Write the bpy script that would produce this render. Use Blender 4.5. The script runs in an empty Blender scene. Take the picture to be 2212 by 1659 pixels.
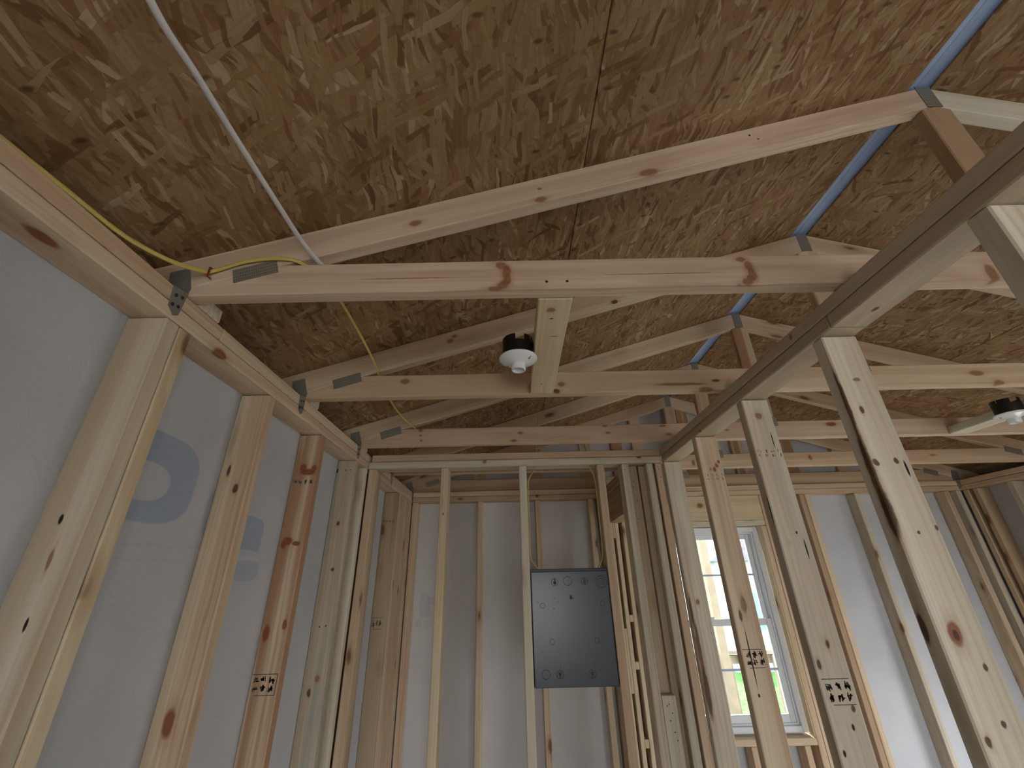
import bpy, bmesh, math, random
from mathutils import Matrix, Vector
random.seed(7)
S = bpy.context.scene
COL = S.collection
H = 1.84                       # camera height above the subfloor

# ---------------------------------------------------------------- camera
def camera():
    yaw, pitch, roll = 0.005, 0.4401, -0.0231
    fw = Vector((math.sin(yaw)*math.cos(pitch), math.cos(yaw)*math.cos(pitch), math.sin(pitch)))
    rt = Vector((math.cos(yaw), -math.sin(yaw), 0)); up = rt.cross(fw)
    r = rt*math.cos(roll)+up*math.sin(roll); u = up*math.cos(roll)-rt*math.sin(roll)
    cd = bpy.data.cameras.new('camera'); co = bpy.data.objects.new('camera', cd); COL.objects.link(co)
    cd.sensor_width = 36; cd.lens = 901.69/2212*36; cd.clip_start = 0.02; cd.clip_end = 300
    m = Matrix.Identity(4)
    for i, v in enumerate((r, u, -fw)):
        for j in range(3): m[j][i] = v[j]
    m.translation = (0, 0, H); co.matrix_world = m
    S.camera = co
camera()

# ---------------------------------------------------------------- world, lights, exposure
W = bpy.data.worlds.new('world'); S.world = W; W.use_nodes = True
nt = W.node_tree; nt.nodes.clear()
wo = nt.nodes.new('ShaderNodeOutputWorld'); bg = nt.nodes.new('ShaderNodeBackground')
sky = nt.nodes.new('ShaderNodeTexSky'); sky.sky_type = 'HOSEK_WILKIE'; sky.turbidity = 6
sky.sun_direction = Vector((.06, .42, .90)).normalized()
mixw = nt.nodes.new('ShaderNodeMixRGB'); mixw.inputs[0].default_value = 0.75
mixw.inputs[2].default_value = (0.93, 0.96, 1.0, 1)
nt.links.new(sky.outputs[0], mixw.inputs[1]); nt.links.new(mixw.outputs[0], bg.inputs[0])
bg.inputs[1].default_value = 9.5
nt.links.new(bg.outputs[0], wo.inputs[0])

sun = bpy.data.objects.new('sun', bpy.data.lights.new('sun', 'SUN')); COL.objects.link(sun)
sun.data.energy = 15; sun.data.angle = .01; sun.data.color = (1, .96, .88)
sun.rotation_euler = Vector((-.06, -.42, -.90)).to_track_quat('-Z', 'Y').to_euler()

def area(name, loc, direction, sx, sy, power, color=(1, 1, 1)):
    l = bpy.data.lights.new(name, 'AREA'); l.shape = 'RECTANGLE'; l.size = sx; l.size_y = sy
    l.energy = power; l.color = color
    o = bpy.data.objects.new(name, l); COL.objects.link(o); o.location = loc
    o.rotation_euler = Vector(direction).to_track_quat('-Z', 'Z').to_euler()
    return o
# daylight comes from the sky through the openings of the house; a portal in each opening only guides the sampling
def portal(name, loc, direction, sx, sy):
    o = area(name, loc, direction, sx, sy, 1); o.data.cycles.is_portal = True
portal('front_door_portal', (2.35, -3.02, 1.04), (0, 1, 0), 1.5, 2.08)
portal('front_window_portal', (0.27, -3.02, 1.38), (0, 1, 0), 1.06, 1.20)
portal('right_opening_portal', (3.52, 2.03, .80), (-1, 0, 0), 1.1, 1.05)  # this opening is unseen, added to brighten the far region
portal('back_window_portal', (1.34, 3.36, 1.555), (0, -1, 0), 0.92, 1.22)
S.view_settings.view_transform = 'Standard'; S.view_settings.look = 'None'
S.view_settings.gamma = 1; S.view_settings.use_curve_mapping = False
S.view_settings.exposure = 0.5

# ---------------------------------------------------------------- materials
class N:
    def __init__(s, name):
        s.m = bpy.data.materials.new(name); s.m.use_nodes = True; s.t = s.m.node_tree
        s.b = s.t.nodes['Principled BSDF']; s.out = s.t.nodes['Material Output']
    def n(s, typ, **kw):
        x = s.t.nodes.new('ShaderNode'+typ)
        for k, v in kw.items(): setattr(x, k, v)
        return x
    def l(s, a, b): s.t.links.new(a, b)
    def val(s, inp, v):
        if hasattr(v, 'is_output'): s.l(v, inp)
        else: inp.default_value = v
    def math(s, op, a, b=0.0, c=None, clamp=False):
        x = s.n('Math', operation=op, use_clamp=clamp); s.val(x.inputs[0], a); s.val(x.inputs[1], b)
        if c is not None: s.val(x.inputs[2], c)
        return x.outputs[0]
    def vm(s, op, a, b):
        x = s.n('VectorMath', operation=op); s.val(x.inputs[0], a); s.val(x.inputs[1], b)
        return x.outputs['Value'] if op in ('LENGTH', 'DOT_PRODUCT') else x.outputs[0]
    def mix(s, f, a, b, mode='MIX'):
        x = s.n('MixRGB', blend_type=mode); s.val(x.inputs[0], f); s.val(x.inputs[1], a); s.val(x.inputs[2], b)
        return x.outputs[0]
    def noise(s, vec, scale=5, detail=2, rough=.5, dist=0, col=False):
        x = s.n('TexNoise'); s.l(vec, x.inputs['Vector']); x.inputs['Scale'].default_value = scale
        x.inputs['Detail'].default_value = detail; x.inputs['Roughness'].default_value = rough
        x.inputs['Distortion'].default_value = dist
        return x.outputs['Color' if col else 'Fac']
    def ramp(s, f, stops, interp='LINEAR'):
        x = s.n('ValToRGB'); x.color_ramp.interpolation = interp; e = x.color_ramp.elements
        while len(e) < len(stops): e.new(.5)
        for q, (p, c) in zip(e, stops): q.position = p; q.color = (c if isinstance(c, tuple) else (c, c, c))+(1,)
        s.l(f, x.inputs[0]); return x.outputs[0]
    def mr(s, v, a, b, c=0.0, d=1.0):
        x = s.n('MapRange'); s.val(x.inputs[0], v)
        for i, q in enumerate((a, b, c, d)): x.inputs[i+1].default_value = q
        x.clamp = True; return x.outputs[0]
    def bump(s, h, strength, dist=.001):
        x = s.n('Bump'); x.inputs['Strength'].default_value = strength; x.inputs['Distance'].default_value = dist
        s.l(h, x.inputs['Height']); s.l(x.outputs[0], s.b.inputs['Normal'])
    def fin(s, col, rough=.6, spec=.3, metal=0):
        s.val(s.b.inputs['Base Color'], col if hasattr(col, 'is_output') else tuple(col)+(1,))
        s.val(s.b.inputs['Roughness'], rough); s.b.inputs['Specular IOR Level'].default_value = spec
        s.b.inputs['Metallic'].default_value = metal
        return s.m

def plain(name, col, rough=.6, spec=.3, metal=0, var=.05):
    m = N(name); tc = m.n('TexCoord').outputs['Object']
    f = m.noise(tc, 9, 3)
    c = m.mix(m.mr(f, .3, .7), tuple(x*(1-var) for x in col)+(1,), tuple(min(1, x*(1+var)) for x in col)+(1,))
    return m.fin(c, rough, spec, metal)

KIND = dict(k=((.27, .125, .055), .85), r=((.23, .065, .025), .9), d=((.075, .04, .022), .92), h=((.012, .009, .008), 1.0),
            c=((.12, .055, .03), .75), g=((.40, .33, .22), .55))
def wood(name, sap, heart, stain=0.0, streak=.5, knots=True, marks=(), inv=None, grain=1.0):
    m = N(name); tc = m.n('TexCoord').outputs['Object']; rnd = m.n('ObjectInfo').outputs['Random']
    sc = m.vm('MULTIPLY', tc, (1, 1, 1))
    off = m.n('CombineXYZ'); m.l(m.math('MULTIPLY', rnd, 37.0), off.inputs[0]); m.l(m.math('MULTIPLY', rnd, 11.3), off.inputs[1])
    p = m.vm('ADD', sc, off.outputs[0])
    # sapwood / heartwood bands that run along the board
    f1 = m.noise(m.vm('MULTIPLY', p, (.45, 15, 15)), 1, 3, .5)
    col = m.mix(m.mr(f1, .43, .53), tuple(sap)+(1,), tuple(heart)+(1,))
    # growth rings: stretched rings around a far pith, warped
    w = m.n('TexWave', wave_type='RINGS', rings_direction='X', wave_profile='SIN')
    m.l(m.vm('ADD', m.vm('MULTIPLY', p, (.16, 1, 1)), (0, .03, .045)), w.inputs['Vector'])
    w.inputs['Scale'].default_value = 17; w.inputs['Distortion'].default_value = 5.5
    w.inputs['Detail'].default_value = 2; w.inputs['Detail Scale'].default_value = 1.4
    g = m.mr(w.outputs['Fac'], .55, 1.0)
    fine = m.noise(m.vm('MULTIPLY', p, (3, 150, 150)), 1, 3, .6)
    lowf = m.noise(m.vm('MULTIPLY', p, (.9, 9, 9)), 1, 2)
    gm = m.math('ADD', m.math('MULTIPLY', m.math('MULTIPLY', g, m.mr(lowf, .38, .62)), .26*grain), m.math('MULTIPLY', m.mr(fine, .35, .75), .24*grain))
    col = m.mix(gm, col, (.38, .22, .105, 1))
    # blue stain
    if stain > 0:
        f2 = m.noise(m.vm('MULTIPLY', p, (1.2, 16, 16)), 1, 4, .6)
        col = m.mix(m.math('MULTIPLY', m.mr(f2, .50, .66), stain), col, (.33, .34, .30, 1))
    if knots:
        v = m.n('TexVoronoi'); m.l(m.vm('MULTIPLY', p, (4.2, 11, 11)), v.inputs['Vector']); v.inputs['Scale'].default_value = 1
        sx = m.n('SeparateColor'); m.l(v.outputs['Color'], sx.inputs[0])
        wd = m.noise(tc, 60, 2)
        d = m.math('ADD', v.outputs['Distance'], m.math('MULTIPLY', m.math('SUBTRACT', wd, .5), .06))
        gate = m.math('GREATER_THAN', sx.outputs[0], .62)
        k1 = m.math('MULTIPLY', m.mr(d, .17, .10), gate); k2 = m.math('MULTIPLY', m.mr(d, .34, .14), gate)
        col = m.mix(m.math('MULTIPLY', k2, .45), col, (.36, .19, .09, 1))
        col = m.mix(m.math('MULTIPLY', k1, .85), col, (.17, .07, .035, 1))
    if marks:
        nz = m.vm('SUBTRACT', m.noise(tc, 45, 3, col=True), (.5, .5, .5))
        for c, ra, rb, kd in marks:
            amp = 0 if kd == 'h' else (.004 if kd == 'c' else .010)
            q = tc
            if amp: q = m.vm('ADD', tc, m.vm('MULTIPLY', nz, (amp, amp*(.5 if kd != 'c' else .9), amp*(.5 if kd != 'c' else .9))))
            if kd in 'krd' and ra > .008:
                e = m.vm('LENGTH', m.vm('DIVIDE', m.vm('SUBTRACT', q, c), (ra*2.2, rb*1.7, rb*1.7)), (0, 0, 0))
                col = m.mix(m.math('MULTIPLY', m.mr(e, 1.0, .45), .30), col, (.34, .17, .08, 1))
            e = m.vm('LENGTH', m.vm('DIVIDE', m.vm('SUBTRACT', q, c), (ra, rb, rb)), (0, 0, 0))
            kc, kf = KIND[kd]
            col = m.mix(m.math('MULTIPLY', m.mr(e, 1.08, .72 if kd != 'g' else .2), kf), col, kc+(1,))
    m.bump(m.math('ADD', fine, m.math('MULTIPLY', g, .6)), .22, .0008)
    return m.fin(col, .62, .28)

PAL = {  # sapwood, heartwood, stain amount
    'warm': ((.69, .57, .41), (.60, .445, .305), 0),
    'pink': ((.70, .575, .43), (.62, .465, .345), 0),
    'pale': ((.71, .69, .575), (.67, .62, .49), .16),
    'grey': ((.67, .635, .52), (.575, .515, .405), .45),
    'tan': ((.58, .50, .38), (.50, .41, .295), .25),
    'stained': ((.62, .555, .425), (.50, .425, .31), .75),
    'red': ((.66, .54, .39), (.42, .25, .15), 0),
    'brown': ((.53, .41, .275), (.44, .31, .195), 0),
    'cream': ((.74, .64, .46), (.69, .565, .375), 0),
}
WOODS = {k: wood('pine_'+k, *v[:2], stain=v[2]) for k, v in PAL.items()}

def osb():
    m = N('oriented_strand_board'); tc = m.n('TexCoord').outputs['Object']; rnd = m.n('ObjectInfo').outputs['Random']
    off = m.n('CombineXYZ'); m.l(m.math('MULTIPLY', rnd, 23.0), off.inputs[0]); m.l(m.math('MULTIPLY', rnd, 7.7), off.inputs[1])
    p0 = m.vm('ADD', tc, off.outputs[0])
    wv = m.vm('MULTIPLY', m.vm('SUBTRACT', m.noise(p0, 7, 2, col=True), (.5, .5, .5)), (.045, .045, 0))
    p = m.vm('ADD', m.vm('MULTIPLY', p0, (1, 1, 0)), wv)
    col = (.31, .20, .105, 1); h = None
    fineall = m.noise(p0, 120, 3)
    rg = random.Random(3)
    layers = [(8, 80, .1, 4), (11, 105, .2, 4), (10, 60, .35, 4), (15, 95, .25, 5), (13, 130, .4, 4), (18, 75, .3, 5), (24, 110, .3, 5), (22, 45, .4, 6), (30, 90, .3, 5), (28, 140, .45, 6), (36, 65, .4, 6), (16, 85, .62, 5), (46, 100, .4, 6), (40, 20, .55, 7), (58, 80, .45, 6)]
    for i, (s, a, thr, asp) in enumerate(layers):
        a = math.radians(a+rg.uniform(-14, 14))
        mp = m.n('Mapping'); m.l(p, mp.inputs[0]); mp.inputs['Rotation'].default_value = (0, 0, a)
        mp.inputs['Location'].default_value = (i*3.17, i*1.73, 0)
        v = m.n('TexVoronoi', voronoi_dimensions='2D', distance='CHEBYCHEV' if i % 3 else 'MANHATTAN'); v.inputs['Scale'].default_value = 1
        q = m.vm('MULTIPLY', mp.outputs[0], (s*1.2/asp, s*1.2, 0)); m.l(q, v.inputs['Vector'])
        sx = m.n('SeparateColor'); m.l(v.outputs['Color'], sx.inputs[0])
        size = m.math('MULTIPLY_ADD', sx.outputs[2], .20, .26 if i % 3 else .34)
        d = m.math('SUBTRACT', size, v.outputs['Distance'])
        on = m.math('GREATER_THAN', sx.outputs[1], thr)
        mask = m.math('MULTIPLY', m.mr(d, 0.0, .03), on)
        strand = m.ramp(sx.outputs[0], [(0, (.17, .088, .040)), (.12, (.25, .145, .066)), (.42, (.335, .215, .108)), (.72, (.385, .262, .142)), (.92, (.43, .32, .195)), (1, (.56, .455, .31))])
        gr = m.noise(m.vm('MULTIPLY', mp.outputs[0], (9, 150, 0)), 1, 2)
        strand = m.mix(m.mr(gr, .35, .7, 0, .42), strand, m.mix(1, strand, (.58, .50, .42, 1), 'MULTIPLY'))
        edge = m.math('MULTIPLY', m.mr(m.math('ABSOLUTE', d), .035, 0), on)
        col = m.mix(m.math('MULTIPLY', edge, .20), col, (.14, .075, .032, 1))
        col = m.mix(m.math('MULTIPLY', mask, .88), col, strand)
        hh = m.math('MULTIPLY', mask, sx.outputs[0])
        h = hh if h is None else m.math('ADD', m.math('MULTIPLY', h, .7), hh)
    v = m.n('TexVoronoi', voronoi_dimensions='2D'); m.l(m.vm('MULTIPLY', p0, (8, 19, 0)), v.inputs['Vector']); v.inputs['Scale'].default_value = 1
    sx = m.n('SeparateColor'); m.l(v.outputs['Color'], sx.inputs[0])
    dk = m.math('MULTIPLY', m.mr(v.outputs['Distance'], .12, .05), m.math('GREATER_THAN', sx.outputs[0], .80))
    col = m.mix(m.math('MULTIPLY', dk, .7), col, (.06, .025, .012, 1))
    col = m.mix(m.mr(fineall, .3, .7, 0, .22), col, m.mix(1, col, (.7, .62, .55, 1), 'MULTIPLY'))
    col = m.mix(1, col, (.94, .90, .85, 1), 'MULTIPLY')
    m.bump(h, .22, .0012)
    return m.fin(col, .6, .25)
OSB = osb()

def wrap(name, prints=(), tint=((.60, .60, .61), (.65, .64, .645))):
    """white woven house wrap, faint blue print seen through; prints: (y-or-x, z, ry, rz, corner, amount) in object space (local X up, see bx)"""
    m = N(name); tc = m.n('TexCoord').outputs['Object']
    sx = m.n('SeparateXYZ'); m.l(tc, sx.inputs[0])
    col = m.mix(m.mr(m.noise(tc, 3.0, 3), .35, .65), tint[0]+(1,), tint[1]+(1,))
    for axis, c1, c2, r1, r2, e, amt, colr in prints:
        a = m.math('DIVIDE', m.math('SUBTRACT', sx.outputs['XYZ'.index(axis)], c1), r1)
        b = m.math('DIVIDE', m.math('SUBTRACT', sx.outputs['Z'], c2), r2)
        d = m.math('ADD', m.math('POWER', m.math('ABSOLUTE', a), e), m.math('POWER', m.math('ABSOLUTE', b), e))
        col = m.mix(m.math('MULTIPLY', m.mr(d, 1.06, .94), amt), col, colr+(1,))
    h = m.math('ADD', m.math('MULTIPLY', m.noise(m.vm('MULTIPLY', tc, (1, 1, .45)), 55, 3, .6, .6), .6), m.math('MULTIPLY', m.noise(tc, 7, 4, .55, 2.0), 2.6))
    m.bump(h, .30, .005)
    return m.fin(col, .5, .3)
BLUE, PALE, GREY = (.33, .41, .53), (.54, .575, .62), (.40, .43, .48)
def letters(axis, c0, z, n, w, hgt, seed, amt):
    r = random.Random(seed); o = []
    for i in range(n):
        c = c0+i*w*1.5
        for k in range(2): o.append((axis, c+r.uniform(-.3, .3)*w, z+r.uniform(-.4, .4)*hgt, w*r.uniform(.25, .5), hgt*r.uniform(.15, .45), 3, amt, GREY))
    return o
COOL = ((.50, .53, .575), (.56, .585, .625))
WRAP_L = wrap('house_wrap_left', [('Y', .96, 2.080, .155, .103, 3.2, .9, BLUE), ('Y', .945, 2.066, .085, .044, 2.4, .9, PALE),
    ('Y', 1.235, 2.03, .06, .075, 2.6, .5, BLUE), ('Y', 1.395, 1.985, .085, .060, 4, .8, BLUE), ('Y', 1.385, 1.925, .10, .020, 3, .8, PALE), ('Y', 1.43, 1.885, .07, .03, 3, .5, BLUE)]
    + letters('Y', .90, 1.932, 9, .022, .007, 5, .35) + letters('Y', .92, 1.90, 8, .022, .006, 8, .25), COOL)
WRAP_B = wrap('house_wrap_back', [('X', -.63, 1.70, .035, .075, 3, .35, GREY), ('X', -.585, 1.725, .03, .025, 2.5, .35, GREY), ('X', -.60, 1.655, .02, .035, 2.5, .35, GREY),
    ('X', -.60, 1.585, .028, .024, 2.4, .3, GREY), ('X', -.60, 1.585, .016, .012, 2.2, .8, PALE), ('X', -.665, 1.585, .022, .024, 2.6, .3, GREY)])
WRAP_P = wrap('house_wrap_plain', [('Y', 2.65, 1.95, .12, .10, 2.2, .35, BLUE)], COOL)

STEEL = plain('galvanised_steel', (.27, .275, .255), .45, .5, .5, .18)
def plate_steel():
    m = N('toothed_plate_steel'); tc = m.n('TexCoord').outputs['Object']
    w = m.n('TexWave', wave_type='BANDS', bands_direction='X'); m.l(tc, w.inputs[0]); w.inputs['Scale'].default_value = 60
    w2 = m.n('TexWave', wave_type='BANDS', bands_direction='Z'); m.l(tc, w2.inputs[0]); w2.inputs['Scale'].default_value = 34
    k = m.math('MULTIPLY', m.mr(w.outputs['Fac'], .55, .8), m.mr(w2.outputs['Fac'], .5, .8))
    col = m.mix(k, (.33, .325, .29, 1), (.15, .145, .12, 1))
    m.bump(k, -.5, .002)
    return m.fin(col, .5, .5, .55)
PLATE = plate_steel()
BLACK = plain('black_plastic', (.008, .008, .009), .45, .35)
PORC = plain('white_porcelain', (.80, .84, .87), .22, .5, 0, .01)
YEL = plain('yellow_cable_jacket', (.62, .50, .14), .45, .4)
WHT = plain('white_cable_jacket', (.62, .62, .63), .42, .4)
VINYL = plain('white_vinyl', (.78, .82, .86), .35, .4, 0, .01)
def steelblue():
    m = N('grey_panel_enamel'); tc = m.n('TexCoord').outputs['Object']
    n = m.noise(tc, 260, 2); m.bump(n, .05, .0004)
    return m.fin((.040, .056, .068), .25, .42)
ENAMEL = steelblue()
DARKEN = plain('dark_panel_enamel', (.022, .026, .030), .4, .4)
INK = plain('stamp_ink', (.055, .045, .045), .8, .1, 0, .3)
INKF = plain('faded_stamp_ink', (.23, .19, .15), .8, .1, 0, .3)
PLY = plain('subfloor_plywood', (.74, .66, .52), .7, .2, 0, .12)  # unseen far floor, paled to bounce more light upward
PLYD = plain('dark_subfloor', (.22, .185, .14), .8, .1, 0, .12)  # unseen near floor, darkened so less light bounces around the camera
SHEATH = plain('outer_siding', (.35, .36, .38), .8, .2)
REDST = plain('red_staple_insulator', (.25, .03, .02), .5)
def glass():
    m = N('window_glass'); m.t.nodes.remove(m.b)
    g = m.n('BsdfGlossy'); g.inputs['Roughness'].default_value = .02; t = m.n('BsdfTransparent'); x = m.n('MixShader')
    t.inputs[0].default_value = (.93, .97, .97, 1)
    f = m.n('Fresnel'); f.inputs[0].default_value = 1.45
    m.l(f.outputs[0], x.inputs[0]); m.l(t.outputs[0], x.inputs[1]); m.l(g.outputs[0], x.inputs[2]); m.l(x.outputs[0], m.out.inputs[0])
    return m.m
GLASS = glass()
def membrane():
    m = N('blue_roof_membrane'); d = m.n('BsdfDiffuse'); t = m.n('BsdfTranslucent'); x = m.n('MixShader'); m.t.nodes.remove(m.b)
    tc = m.n('TexCoord').outputs['Object']
    c = m.mix(m.mr(m.noise(m.vm('MULTIPLY', tc, (30, 5, 30)), 1, 3), .3, .7), (.34, .45, .64, 1), (.41, .52, .70, 1))
    m.l(c, d.inputs[0]); m.l(c, t.inputs[0]); x.inputs[0].default_value = .06
    m.l(d.outputs[0], x.inputs[1]); m.l(t.outputs[0], x.inputs[2]); m.l(x.outputs[0], m.out.inputs[0]); return m.m
MEMB = membrane()

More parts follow.
